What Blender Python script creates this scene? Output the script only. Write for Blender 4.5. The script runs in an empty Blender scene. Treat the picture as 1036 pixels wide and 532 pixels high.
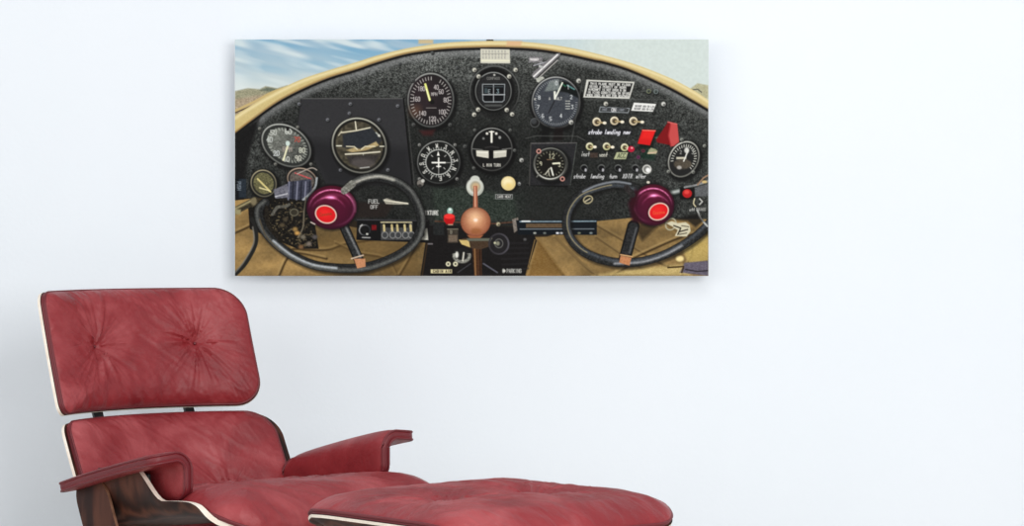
import bpy, math
import numpy as np
from mathutils import Vector, Matrix

scene = bpy.context.scene
COL = scene.collection
# ---------------------------------------------------------------- camera (long lens, level, lens shifted down)
H_CAM, D_CAM, F_PX = 1.004, 7.0, 2860.0
cam_data = bpy.data.cameras.new('camera'); cam = bpy.data.objects.new('camera', cam_data); COL.objects.link(cam)
cam.location = (0, -D_CAM, H_CAM); cam.rotation_euler = (math.radians(90), 0, 0)
cam_data.sensor_width = 36; cam_data.lens = F_PX/1036*36; cam_data.shift_y = -46/1036
scene.camera = cam
# ---------------------------------------------------------------- light; unseen area lamps added, tuned to the tones
scene.view_settings.view_transform = 'Standard'; scene.view_settings.look = 'None'
scene.view_settings.gamma = 1; scene.view_settings.exposure = 0.04; scene.view_settings.use_curve_mapping = False
world = bpy.data.worlds.new('world'); scene.world = world; world.use_nodes = True
bg = world.node_tree.nodes['Background']; bg.inputs[0].default_value = (.93, .965, 1, 1); bg.inputs[1].default_value = .57
def area(name, loc, target, size, power, color):
    d = bpy.data.lights.new(name, 'AREA'); d.shape = 'RECTANGLE'; d.size, d.size_y = size; d.energy = power; d.color = color
    o = bpy.data.objects.new(name, d); COL.objects.link(o); o.location = loc
    o.rotation_euler = (Vector(target)-Vector(loc)).to_track_quat('-Z', 'Y').to_euler(); return o
area('fill_light_left', (-4.2, -3.6, 1.7), (.3, 0, .8), (2.0, 2.0), 34, (1, .985, .96))  # added area lamp, no window; throws the print's shadow rightwards
area('softbox_light_left', (-2.2, -4.6, 1.9), (.3, 0, .8), (1.8, 1.8), 17, (1, .985, .96))
area('softbox_light_right', (1.6, -5.2, 1.7), (.3, 0, .6), (2.4, 1.9), 110, (1, .985, .965))
area('overhead_fill_light', (.4, -3.0, 3.2), (.3, -1.2, .4), (2.0, 1.2), 25, (1, .99, .98))  # unseen lamp added overhead to brighten the seat

# ---------------------------------------------------------------- materials
def srgb(r, g, b):
    return tuple(((c/255)/12.92 if c/255 <= .04045 else ((c/255+.055)/1.055)**2.4) for c in (r, g, b))+(1,)
def mat(name, base, rough=.5, metal=0., spec=.5):
    m = bpy.data.materials.new(name); m.use_nodes = True; b = m.node_tree.nodes['Principled BSDF']
    b.inputs['Base Color'].default_value = base; b.inputs['Roughness'].default_value = rough
    b.inputs['Metallic'].default_value = metal; b.inputs['Specular IOR Level'].default_value = spec
    return m, m.node_tree, b
def noise(nt, scale, detail=3, vec_scale=None, coord='Object', rough=.55, dist=0):
    tc = nt.nodes.new('ShaderNodeTexCoord'); n = nt.nodes.new('ShaderNodeTexNoise')
    n.inputs['Scale'].default_value = scale; n.inputs['Detail'].default_value = detail
    n.inputs['Roughness'].default_value = rough; n.inputs['Distortion'].default_value = dist
    if vec_scale:
        mp = nt.nodes.new('ShaderNodeMapping'); mp.inputs['Scale'].default_value = vec_scale
        nt.links.new(tc.outputs[coord], mp.inputs[0]); nt.links.new(mp.outputs[0], n.inputs['Vector'])
    else: nt.links.new(tc.outputs[coord], n.inputs['Vector'])
    return n
def ramp(nt, src, stops):
    r = nt.nodes.new('ShaderNodeValToRGB'); e = r.color_ramp.elements
    e[0].position, e[0].color = stops[0]; e[1].position, e[1].color = stops[-1]
    for p, c in stops[1:-1]:
        k = e.new(p); k.color = c
    nt.links.new(src, r.inputs[0]); return r
def bump(nt, b, src, strength, dist):
    k = nt.nodes.new('ShaderNodeBump'); k.inputs['Strength'].default_value = strength; k.inputs['Distance'].default_value = dist
    nt.links.new(src, k.inputs['Height']); nt.links.new(k.outputs[0], b.inputs['Normal'])

WALL, nt, b = mat('white_painted_plaster', (.80, .835, .87, 1), .85, spec=.2)
n = noise(nt, 90, 4); bump(nt, b, n.outputs[0], .25, .002)
n2 = noise(nt, 1.6, 3); r = ramp(nt, n2.outputs[0], [(.3, (.78, .825, .875, 1)), (.7, (.80, .84, .89, 1))]); nt.links.new(r.outputs[0], b.inputs['Base Color'])
FLOOR, nt, b = mat('pale_oak_floor', (.45, .36, .27, 1), .5)
n = noise(nt, 3, 6, (1, 14, 1)); r = ramp(nt, n.outputs[0], [(.3, (.60, .57, .52, 1)), (.7, (.70, .67, .62, 1))]); nt.links.new(r.outputs[0], b.inputs['Base Color'])
LEATHER, nt, b = mat('red_leather', srgb(150, 44, 54), .42, spec=.42)
n = noise(nt, 8, 5, rough=.55, dist=.5); r = ramp(nt, n.outputs[0], [(.28, srgb(118, 28, 34)), (.5, srgb(140, 41, 46)), (.74, srgb(170, 78, 81))]); nt.links.new(r.outputs[0], b.inputs['Base Color'])
n2 = noise(nt, 70, 7, rough=.7, dist=.8); bump(nt, b, n2.outputs[0], .5, .0035)
SEAM, nt, b = mat('red_leather_piping', srgb(104, 26, 34), .5); n = noise(nt, 300, 2); bump(nt, b, n.outputs[0], .3, .0008)
WOOD, nt, b = mat('rosewood_veneer', srgb(66, 36, 28), .46, spec=.14)
n = noise(nt, 5, 6, (2.2, 2.2, .32), dist=1.2); w = nt.nodes.new('ShaderNodeTexWave'); w.inputs['Scale'].default_value = 7; w.inputs['Distortion'].default_value = 9; w.inputs['Detail'].default_value = 4
tc = nt.nodes.new('ShaderNodeTexCoord'); mp = nt.nodes.new('ShaderNodeMapping'); mp.inputs['Scale'].default_value = (1.6, 1.6, .35)
nt.links.new(tc.outputs['Object'], mp.inputs[0]); nt.links.new(mp.outputs[0], w.inputs['Vector'])
mx = nt.nodes.new('ShaderNodeMix'); mx.data_type = 'FLOAT'; mx.inputs[0].default_value = .45
nt.links.new(n.outputs[0], mx.inputs[2]); nt.links.new(w.outputs['Fac'], mx.inputs[3])
r = ramp(nt, mx.outputs[0], [(.2, srgb(32, 17, 14)), (.5, srgb(60, 33, 25)), (.8, srgb(92, 54, 40))]); nt.links.new(r.outputs[0], b.inputs['Base Color'])
EDGE, nt, b = mat('pale_plywood_edge', srgb(232, 222, 208), .55); n = noise(nt, 60, 3); r = ramp(nt, n.outputs[0], [(.3, srgb(226, 212, 196)), (.7, srgb(240, 232, 220))]); nt.links.new(r.outputs[0], b.inputs['Base Color'])
TAN, nt, b = mat('oiled_plywood_edge', srgb(120, 84, 64), .5); n = noise(nt, 60, 3); r = ramp(nt, n.outputs[0], [(.3, srgb(104, 70, 52)), (.7, srgb(134, 96, 74))]); nt.links.new(r.outputs[0], b.inputs['Base Color'])
BLACK, nt, b = mat('black_enamel_metal', (.015, .015, .017, 1), .4, .3); n = noise(nt, 200, 2); bump(nt, b, n.outputs[0], .1, .0005)
ALU, nt, b = mat('polished_aluminium', (.75, .76, .78, 1), .22, 1.); n = noise(nt, 150, 2); bump(nt, b, n.outputs[0], .05, .0005)
BACK, nt, b = mat('dark_shell_lining', srgb(44, 50, 54), .7); n = noise(nt, 200, 2); bump(nt, b, n.outputs[0], .2, .0005)
PANEL, nt, b = mat('pale_print_edge', (.82, .85, .85, 1), .35); n = noise(nt, 40, 2); bump(nt, b, n.outputs[0], .03, .0005)
PRINT, nt, b = mat('printed_inks', (.5, .5, .5, 1), .6, spec=.08)
at = nt.nodes.new('ShaderNodeAttribute'); at.attribute_name = 'ink'; nt.links.new(at.outputs['Color'], b.inputs['Base Color'])

# ---------------------------------------------------------------- mesh helpers
def link(name, verts, faces, mats, parent=None, midx=None, smooth=True, loc=None):
    me = bpy.data.meshes.new(name); me.from_pydata([tuple(map(float, v)) for v in verts], [], [tuple(map(int, f)) for f in faces])
    for m in mats: me.materials.append(m)
    if midx is not None: me.polygons.foreach_set('material_index', np.asarray(midx, dtype=np.int32))
    me.polygons.foreach_set('use_smooth', np.full(len(me.polygons), smooth))
    me.update(); o = bpy.data.objects.new(name, me); COL.objects.link(o)
    if parent: o.parent = parent
    if loc: o.location = loc
    return o
def empty(name, loc, rz, label, cat):
    o = bpy.data.objects.new(name, None); COL.objects.link(o); o.location = loc; o.rotation_euler = (0, 0, rz)
    o.empty_display_size = .1; o['label'] = label; o['category'] = cat; return o
def outline(u, v, w, h, rad):
    """point of the square grid -> rounded rectangle w x h (half sizes); rad = one radius or (left, right)"""
    if isinstance(rad, tuple): rad = np.where(np.asarray(u) < 0, rad[0], rad[1])
    m = np.maximum(np.abs(u), np.abs(v)); mm = np.where(m < 1e-9, 1, m)
    bx, by = u/mm*w, v/mm*h; cx, cy = np.clip(bx, -(w-rad), w-rad), np.clip(by, -(h-rad), h-rad)
    dx, dy = bx-cx, by-cy; L = np.hypot(dx, dy)+1e-9; k = np.where((np.abs(bx) > w-rad) & (np.abs(by) > h-rad), rad/L, 1.)
    rx, ry = (cx+dx*k)*m, (cy+dy*k)*m; t = m**4
    return u*w*(1-t)+rx*t, v*h*(1-t)+ry*t, m
def frame(fn, S, T):
    e = 1e-3; P = fn(S, T); A = fn(S+e, T)-fn(S-e, T); B = fn(S, T+e)-fn(S, T-e)
    N = np.cross(A, B); N /= np.linalg.norm(N, axis=-1, keepdims=True)+1e-12; return P, N
def slab(name, fn, w, h, rad, top, bot, mats, parent, nu=48, nv=32, rim=0, back=0, sub=False):
    """closed sheet following surface fn(s, t); top/bot give its offsets along the normal"""
    g = lambda k: np.sin(np.linspace(-1, 1, k+1)*math.pi/2)*.35+np.linspace(-1, 1, k+1)*.65
    U, V = np.meshgrid(g(nu), g(nv)); S, T, M = outline(U, V, w, h, rad); P, N = frame(fn, S, T)
    A = (P+N*top(S, T, M)[..., None]).reshape(-1, 3); B = (P-N*bot(S, T, M)[..., None]).reshape(-1, 3)
    K = nu+1; off = len(A); idx = lambda i, j: j*K+i; F = []; mi = []
    for j in range(nv):
        for i in range(nu):
            a, b_, c, d = idx(i, j), idx(i+1, j), idx(i+1, j+1), idx(i, j+1)
            F.append((a, b_, c, d)); mi.append(0); F.append((a+off, d+off, c+off, b_+off)); mi.append(back)
    ringv = [idx(i, 0) for i in range(nu)]+[idx(nu, j) for j in range(nv)]+[idx(i, nv) for i in range(nu, 0, -1)]+[idx(0, j) for j in range(nv, 0, -1)]
    for q in range(len(ringv)):
        a, b_ = ringv[q], ringv[(q+1) % len(ringv)]; F.append((b_, a, a+off, b_+off)); mi.append(rim)
    o = link(name, np.concatenate([A, B]), F, mats, parent, mi)
    if rim:      # keep the cut edge of the plywood crisp
        fl = np.array([m_ != rim for m_ in mi]); o.data.polygons.foreach_set('use_smooth', fl)
        try: o.data.set_sharp_from_angle(angle=math.radians(50))
        except Exception: pass
    return o
def tube(name, pts, rad, m, parent=None, closed=False, seg=8):
    P = np.asarray(pts, float); n = len(P)
    if closed: Tn = np.roll(P, -1, 0)-np.roll(P, 1, 0)
    else: Tn = np.gradient(P, axis=0)
    Tn /= np.linalg.norm(Tn, axis=1, keepdims=True)+1e-12
    up = np.array([0, 0, 1.]); R = np.full(n, rad) if np.isscalar(rad) else np.asarray(rad); V = []
    for i in range(n):
        a = np.cross(Tn[i], up)
        if np.linalg.norm(a) < .2: a = np.cross(Tn[i], [1, 0, 0])
        a /= np.linalg.norm(a); b_ = np.cross(Tn[i], a)
        for k in range(seg):
            t = 2*math.pi*k/seg; V.append(P[i]+R[i]*(a*math.cos(t)+b_*math.sin(t)))
    F = [(i*seg+k, i*seg+(k+1) % seg, ((i+1) % n)*seg+(k+1) % seg, ((i+1) % n)*seg+k) for i in range(n if closed else n-1) for k in range(seg)]
    if not closed: F += [tuple(range(seg))[::-1], tuple((n-1)*seg+k for k in range(seg))]
    return link(name, V, F, [m], parent)
def piping(fn, w, h, rad, lift, r_, parent, n=220, mname='piping'):
    t = np.linspace(0, 4, n, endpoint=False); u = np.select([t < 1, t < 2, t < 3, t >= 3], [-1+2*t, 1+0*t, 1-2*(t-2), -1+0*t]); v = np.select([t < 1, t < 2, t < 3, t >= 3], [-1+0*t, -1+2*(t-1), 1+0*t, 1-2*(t-3)])
    S, T, M = outline(u, v, w, h, rad); P, N = frame(fn, S, T); return tube(mname, P+N*lift, r_, SEAM, parent, True, 6)
def lathe(name, prof, m, parent=None, seg=40, axis=None):
    V = [(r_*math.cos(2*math.pi*k/seg), r_*math.sin(2*math.pi*k/seg), z) for r_, z in prof for k in range(seg)]
    F = [(i*seg+k, i*seg+(k+1) % seg, (i+1)*seg+(k+1) % seg, (i+1)*seg+k) for i in range(len(prof)-1) for k in range(seg)]
    F += [tuple(range(seg))[::-1], tuple((len(prof)-1)*seg+k for k in range(seg))]
    return link(name, V, F, [m], parent)
def boxm(name, c, half, m, parent=None, rot=None, bev=.002):
    x, y, z = half; V = []
    for sx in (-1, 1):
        for sy in (-1, 1):
            for sz in (-1, 1): V.append((sx*x, sy*y, sz*z))
    F = [(0, 1, 3, 2), (4, 6, 7, 5), (0, 4, 5, 1), (2, 3, 7, 6), (0, 2, 6, 4), (1, 5, 7, 3)]
    R = rot or Matrix.Identity(3); V = [tuple(R @ Vector(v)+Vector(c)) for v in V]
    o = link(name, V, F, [m], parent, smooth=False)
    if bev: k = o.modifiers.new('bevel', 'BEVEL'); k.width = bev; k.segments = 2
    return o

# ---------------------------------------------------------------- room
w_ = link('wall_back', [(-5, 0, 0), (5, 0, 0), (5, 0, 2.8), (-5, 0, 2.8), (-5, .12, 0), (5, .12, 0), (5, .12, 2.8), (-5, .12, 2.8)],
          [(0, 1, 2, 3), (5, 4, 7, 6), (0, 3, 7, 4), (1, 5, 6, 2), (3, 2, 6, 7), (0, 4, 5, 1)], [WALL], smooth=False); w_['kind'] = 'structure'
f_ = link('floor', [(-5, -7.5, 0), (5, -7.5, 0), (5, .12, 0), (-5, .12, 0), (-5, -7.5, -.1), (5, -7.5, -.1), (5, .12, -.1), (-5, .12, -.1)],
          [(0, 1, 2, 3), (4, 7, 6, 5), (0, 4, 5, 1), (1, 5, 6, 2), (2, 6, 7, 3), (3, 7, 4, 0)], [FLOOR], smooth=False); f_['kind'] = 'structure'
# ---------------------------------------------------------------- printed picture
# The wall print is one flat photograph of a cockpit: its picture is drawn here into a
# colour field that becomes the ink colours of the printed face.
X0, Y0, PW, PH, SS = 237.0, 39.5, 480.0, 240.0, 2.5
NW, NH = int(PW*SS), int(PH*SS)
rng = np.random.RandomState(7)
GX, GY = np.meshgrid(X0+(np.arange(NW)+.5)/SS, Y0+(np.arange(NH)+.5)/SS)
IMG = np.zeros((NH, NW, 3))

def vnoise(sx, sy, seed, x=None, y=None):
    r = np.random.RandomState(seed); x = GX if x is None else x; y = GY if y is None else y
    L = r.rand(512, 512); fx, fy = x/sx, y/sy
    ix, iy = np.floor(fx).astype(int), np.floor(fy).astype(int); tx, ty = fx-ix, fy-iy
    tx, ty = tx*tx*(3-2*tx), ty*ty*(3-2*ty)
    a, b = L[iy % 512, ix % 512], L[iy % 512, (ix+1) % 512]
    c, d = L[(iy+1) % 512, ix % 512], L[(iy+1) % 512, (ix+1) % 512]
    return (a*(1-tx)+b*tx)*(1-ty)+(c*(1-tx)+d*tx)*ty
NF = vnoise(1.0, 1.0, 1); NM = vnoise(2.3, 2.0, 2); NL = vnoise(14, 11, 3); NX = .5+(vnoise(1.3, 1.0, 5)-.5)*.55+(vnoise(.8, .7, 6)-.5)*.45

def box(x0, y0, x1, y1, pad=2.0):
    a = max(0, int((x0-pad-X0)*SS)); b = min(NW, int((x1+pad-X0)*SS)+1)
    c = max(0, int((y0-pad-Y0)*SS)); d = min(NH, int((y1+pad-Y0)*SS)+1)
    return (slice(c, max(c, d)), slice(a, max(a, b)))
def put(s, m, col):
    col = np.asarray(col, float)/255.0
    if m.size: IMG[s] = IMG[s]*(1-m[..., None])+col*m[..., None]
def sm(d, aa=.35): return np.clip(.5-d/(2*aa), 0, 1)
def ellf(s, cx, cy, rx, ry, rot=0):
    x, y = GX[s]-cx, GY[s]-cy; c, n = np.cos(np.radians(rot)), np.sin(np.radians(rot))
    u, v = (x*c+y*n)/rx, (-x*n+y*c)/ry
    k = np.sqrt(u*u+v*v)+1e-9; g = np.sqrt((u/rx)**2+(v/ry)**2)/k+1e-9
    return (k-1)/g, u, v
def ell(cx, cy, rx, ry, col, rot=0, a=1., aa=.4):
    R = max(rx, ry); s = box(cx-R, cy-R, cx+R, cy+R); put(s, sm(ellf(s, cx, cy, rx, ry, rot)[0], aa)*a, col)
def ring(cx, cy, rx, ry, w, col, rot=0, a=1., hi=None, ang=-60, aa=.4):
    R = max(rx, ry)+w; s = box(cx-R, cy-R, cx+R, cy+R); d, u, v = ellf(s, cx, cy, rx, ry, rot)
    m = sm(np.abs(d)-w/2, aa)*a
    col = np.asarray(col, float)
    if hi is not None:
        t = np.clip(.5+.5*np.cos(np.arctan2(v, u)-np.radians(ang-rot)), 0, 1)[..., None]**2
        col = col*(1-t)+np.asarray(hi, float)*t
    put(s, m, col)
def sdpoly(s, P):
    x, y = GX[s], GY[s]; d = np.full(x.shape, 1e9); ins = np.zeros(x.shape, bool)
    for i in range(len(P)):
        (ax, ay), (bx, by) = P[i-1], P[i]; ex, ey = bx-ax, by-ay
        t = np.clip(((x-ax)*ex+(y-ay)*ey)/(ex*ex+ey*ey+1e-9), 0, 1)
        d = np.minimum(d, (x-ax-ex*t)**2+(y-ay-ey*t)**2)
        if ay != by: ins ^= ((ay > y) != (by > y)) & (x < (bx-ax)*(y-ay)/(by-ay)+ax)
    return np.sqrt(d)*np.where(ins, -1, 1)
def poly(P, col, a=1., aa=.35, tex=0):
    xs, ys = [p[0] for p in P], [p[1] for p in P]; s = box(min(xs), min(ys), max(xs), max(ys))
    col = np.asarray(col, float)
    if tex: col = col+(NX[s][..., None]-.5)*2*tex
    put(s, sm(sdpoly(s, P), aa)*a, col)
def rect(x0, y0, x1, y1, col, **k): poly([(x0, y0), (x1, y0), (x1, y1), (x0, y1)], col, **k)
def sdline(s, P):
    x, y = GX[s], GY[s]; d = np.full(x.shape, 1e9)
    for (ax, ay), (bx, by) in zip(P[:-1], P[1:]):
        ex, ey = bx-ax, by-ay; t = np.clip(((x-ax)*ex+(y-ay)*ey)/(ex*ex+ey*ey+1e-9), 0, 1)
        d = np.minimum(d, (x-ax-ex*t)**2+(y-ay-ey*t)**2)
    return np.sqrt(d)
def line(P, w, col, a=1., aa=.35, tex=0):
    xs, ys = [p[0] for p in P], [p[1] for p in P]; s = box(min(xs)-w, min(ys)-w, max(xs)+w, max(ys)+w)
    col = np.asarray(col, float)
    if tex: col = col+(NX[s][..., None]-.5)*2*tex
    put(s, sm(sdline(s, P)-w/2, aa)*a, col)
def curve(P, n=10):
    P = [P[0]]+list(P)+[P[-1]]; o = []
    for i in range(1, len(P)-2):
        p = [np.array(q, float) for q in P[i-1:i+3]]
        for k in range(n):
            t = k/n; o.append(tuple(.5*(2*p[1]+(p[2]-p[0])*t+(2*p[0]-5*p[1]+4*p[2]-p[3])*t*t+(3*p[1]-p[0]-3*p[2]+p[3])*t**3)))
    o.append(tuple(P[-1])); return o
def roundbar(P, w, dark, lite, off=-.25, k=.3, tex=12):
    """a round bar: body, then a brighter streak along it"""
    line(P, w, dark, tex=tex)
    Q = []
    for i in range(len(P)):
        a, b = P[max(0, i-1)], P[min(len(P)-1, i+1)]; dx, dy = b[0]-a[0], b[1]-a[1]; L = np.hypot(dx, dy)+1e-9
        Q.append((P[i][0]-dy/L*w*off, P[i][1]+dx/L*w*off))
    line(Q, w*k, lite, aa=w*.22, tex=tex, a=.85)
F = {}
def g(ch, *strokes): F[ch] = [[(int(q[0])/4., int(q[1])/6.) for q in s.split()] for s in strokes]
g('A','06 20 46','14 34'); g('B','00 06 36 45 44 33 03','33 42 41 30 00'); g('C','41 30 10 01 05 16 36 45'); g('D','00 06 26 44 42 20 00')
g('E','40 00 06 46','03 33'); g('F','40 00 06','03 33'); g('G','41 30 10 01 05 16 36 45 43 23'); g('H','00 06','40 46','03 43'); g('I','20 26')
g('J','40 45 36 16 05'); g('K','00 06','40 03 46'); g('L','00 06 46'); g('M','06 00 23 40 46'); g('N','06 00 46 40'); g('O','10 01 05 16 36 45 41 30 10')
g('P','06 00 30 41 42 33 03'); g('Q','10 01 05 16 36 45 41 30 10','24 46'); g('R','06 00 30 41 42 33 03','23 46'); g('S','41 30 10 01 02 13 33 44 45 36 16 05')
g('T','00 40','20 26'); g('U','00 05 16 36 45 40'); g('V','00 26 40'); g('W','00 16 22 36 40'); g('X','00 46','40 06'); g('Y','00 23 40','23 26'); g('Z','00 40 06 46')
g('0','10 01 05 16 36 45 41 30 10'); g('1','11 20 26'); g('2','01 10 30 41 42 06 46'); g('3','00 40 22 33 44 45 36 16 05'); g('4','30 04 44','30 36')
g('5','40 00 03 33 44 45 36 06'); g('6','30 10 01 05 16 36 45 44 33 03'); g('7','00 40 16'); g('8','10 01 02 13 33 44 45 36 16 05 04 13','33 42 41 30 10'); g('9','43 13 02 01 10 30 41 45 36')
g('a','13 33 44 46','45 16 05 14 44'); g('b','00 06 36 45 44 33 03'); g('d','40 46 16 05 04 13 43'); g('e','04 44 33 13 04 05 16 36'); g('g','43 13 04 05 16 46','43 47 38 08')
g('i','23 26','21 20'); g('l','20 26'); g('n','03 06','04 13 33 44 46'); g('o','13 04 05 16 36 45 44 33 13'); g('r','13 16','14 23 43'); g('s','43 13 04 35 36 06'); g('t','20 25 36','03 43')
g('v','03 26 43'); g('x','03 46','43 06'); g('p','08 03','03 33 44 45 36 06'); g('u','03 05 16 36 46','46 43'); g('y','03 26','43 08'); g('m','03 06','03 26 43 46'); g('f','40 26','03 43'); g('.','26 26'); g('/','06 40'); g('-','13 33')
def text(st, x, y, h, col, w=None, adv=None, rot=0, shear=0, a=1., wd=None):
    """text with its top-left corner at x, y"""
    w = (w or h*.16)*.8; cw = wd or h*.5; adv = adv or cw*1.4; c, n = np.cos(np.radians(rot)), np.sin(np.radians(rot)); px = 0
    for ch in st:
        for st_ in F.get(ch, []):
            P = [(px+u*cw+shear*(1-v)*h, v*h) for u, v in st_]
            line([(x+p*c-q*n, y+p*n+q*c) for p, q in P], w, col, a=a, aa=.3)
        px += adv
def ctext(st, cx, cy, h, col, **k):
    cw = k.get('wd') or h*.5; ad = k.get('adv') or cw*1.4; W = ad*(len(st)-1)+cw; r = np.radians(k.get('rot', 0))
    x, y = -W/2, -h/2; text(st, cx+x*np.cos(r)-y*np.sin(r), cy+x*np.sin(r)+y*np.cos(r), h, col, **k)
def screw(x, y, r=1.6, col=(150, 150, 145), dk=(15, 15, 15)):
    ell(x+.6, y+.7, r*1.25, r*1.25, dk, a=.8); ell(x, y, r, r, col, aa=.6); ell(x+.3*r, y+.35*r, r*.55, r*.55, np.array(col)*.45, aa=.6)
def ticks(cx, cy, rx, ry, n, l, w, col, a0=0, a1=360, rot=0, a=1.):
    c, n_ = np.cos(np.radians(rot)), np.sin(np.radians(rot))
    for i in range(n):
        t = np.radians(a0+(a1-a0)*i/n); u, v = np.cos(t), np.sin(t)
        P = [(k*u*rx, k*v*ry) for k in (1, 1-l)]
        line([(cx+p*c-q*n_, cy+p*n_+q*c) for p, q in P], w, col, a=a)

# ---- sky and far hills
t = (GY-Y0)/60
sky = np.stack([150+50*t, 180+30*t, 200+8*t], -1)
wv = vnoise(46, 7, 11, GX, GY-GX*.18); w2 = vnoise(20, 4, 12, GX, GY-GX*.25)
bl = np.clip((wv-.35)*2.2, 0, 1)*np.clip(1.15-(GY-40)/42, 0, 1)*np.clip((540-GX)/150, 0, 1)
sky = sky*(1-bl[..., None]*.72)+np.array([104, 158, 192])*bl[..., None]*.72
sky = sky*(1-.0)+np.array([14., 10, 6])*np.clip((GY-58)/30, 0, 1)[..., None]
wh = np.clip((.5*w2+.5*vnoise(70, 12, 14, GX, GY-GX*.12)-.46)*3, 0, 1)*.8*np.clip(((560-GX)/200), .2, 1)
sky = sky*(1-wh[..., None])+np.array([216, 226, 226])*wh[..., None]
rt = np.clip((GX-480)/130, 0, 1)[..., None]; sky = sky*(1-rt)+(np.array([203, 214, 210])+(NM[..., None]-.5)*8)*rt
IMG[:] = sky/255
rect(237, 200, 717, 280, (40, 32, 22))
poly([(237, 92), (250, 89), (262, 90), (268, 87), (280, 89), (290, 86), (290, 130), (237, 130)], (150, 148, 122), tex=26, aa=.8)
poly([(237, 100), (262, 96), (285, 92), (285, 130), (237, 130)], (166, 150, 126), tex=30, aa=1.5)
poly([(262, 91), (270, 88), (281, 90), (276, 93)], (104, 112, 98), tex=30, aa=1)
poly([(695, 92), (706, 84), (717, 86), (717, 100), (700, 96)], (175, 172, 140), tex=20, aa=.8); line([(697, 91), (706, 90), (710, 93)], 1.2, (90, 90, 80))
line(curve([(237, 112), (256, 103), (275, 93), (290, 88)]), 2.4, (196, 172, 116)); line(curve([(237, 114), (258, 105), (280, 94)]), 1.1, (62, 46, 30))
rect(423, 39.5, 438, 44, (196, 178, 140), aa=1); rect(492, 39, 499, 41, (30, 26, 30))
# ---- padded cream rim over the panel
OUT = curve([(237, 117), (250, 108.5), (274, 94.5), (303, 80.5), (331, 71), (360, 62.5), (382, 55.5), (414, 48), (448, 43), (480, 41.3), (512, 41), (543, 43), (572, 47), (600, 53), (639, 63.5), (675.6, 77.5), (700, 90), (717, 101)])
INN = curve([(237, 135), (254, 122), (279, 104), (303, 91), (331, 79), (360, 70), (382, 62.5), (413, 54), (448, 49.5), (480, 48), (512, 47.8), (543, 49.5), (572, 54), (600, 60), (614, 63), (639, 71), (675.6, 87.5), (700, 101), (717, 111)])
poly(OUT+INN[::-1], (204, 184, 126), tex=8)
line([(p[0]+.5, p[1]+2.4) for p in OUT], 2.6, (230, 216, 168), aa=1.2, a=.85)
line([(p[0]-.2, p[1]-1) for p in INN], 1.6, (150, 112, 62), aa=.9, a=.9)
poly([(513, 41), (528, 41), (527, 46), (512, 46)], (214, 170, 130), aa=1.2, a=.8)
# ---- the panel of black crinkle paint
PAN = [(237, 137)]+INN[2:]+[(717, 225), (640, 222), (604, 224), (520, 229), (430, 229), (360, 224), (300, 205), (237, 200)]
PAN[-9:-8] = [(717, 113), (717, 225)]
s = box(237, 38, 717, 240)
m = sm(sdpoly(s, PAN))
zone = np.clip(1-(GY-55)/75, 0, 1)*np.clip(1-np.abs(GX-430)/330, .45, 1)+.45*np.exp(-((GX-270)/40)**2-((GY-150)/35)**2)+.35*np.clip((GX-590)/100, 0, 1)
cr = np.clip(NF*.55+NX*.5+NM*.15-.17, 0, 1)
base = 30+54*zone+(cr-.42)*(46+135*zone*(NL*.5+.6))+(NL-.5)*12
pan = np.stack([base, base*1.02+1, base*1.0], -1)
put(s, m, np.clip(pan, 6, 190)[s])
# grey lip below the rim
line([(p[0]+1, p[1]+4.6) for p in INN[12:]], 7, (128, 130, 130), aa=3.2, a=.72, tex=22)
line([(p[0]+.4, p[1]+1.0) for p in INN], 2.4, (14, 12, 12), aa=.7)
poly([(237, 136), (252, 126), (262, 119), (250, 160), (244, 200), (237, 204)], (20, 20, 20), aa=2, tex=8)
# smooth flat sub-panel (left)
poly([(304, 99), (408, 99), (417, 187), (330, 187), (322, 170), (300, 126)], (47, 47, 49), tex=4, aa=.6)
poly([(304, 140), (414, 150), (417, 187), (330, 187), (318, 165)], (30, 30, 32), aa=6, a=.75)
line([(297, 99.5), (408, 99.5)], 1.0, (92, 92, 90), a=.8); line([(304, 100), (300, 128), (314, 150)], .8, (22, 22, 22), a=.8)
line([(408, 99), (412, 140), (417, 187)], 1.5, (12, 12, 12)); line([(410.4, 99), (414.4, 140), (419, 187)], .8, (80, 80, 78), a=.7)
for x, y in [(302, 105), (354, 105), (402, 107), (353, 114.5), (383, 121), (344, 172), (392, 172), (331, 121)]: screw(x, y, 1.7, (118, 120, 125))
for x, y in [(368, 83), (437, 53), (462, 68), (423, 81), (404, 64)]: screw(x, y, 1.5, (95, 98, 98))

def dial(cx, cy, rx, ry, face=(20, 20, 20), rim=(84, 84, 82), hi=(150, 150, 146), rot=0, w=1.6):
    ell(cx+1.2, cy+1.8, rx+4.2, ry+4.2, (8, 8, 8), rot, a=.75, aa=1.4)
    ell(cx, cy, rx+2.2, ry+2.2, (26, 26, 26), rot); ring(cx, cy, rx+.9, ry+.9, w, rim, rot, hi=hi, ang=-110)
    ell(cx, cy, rx, ry, face, rot)
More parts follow.
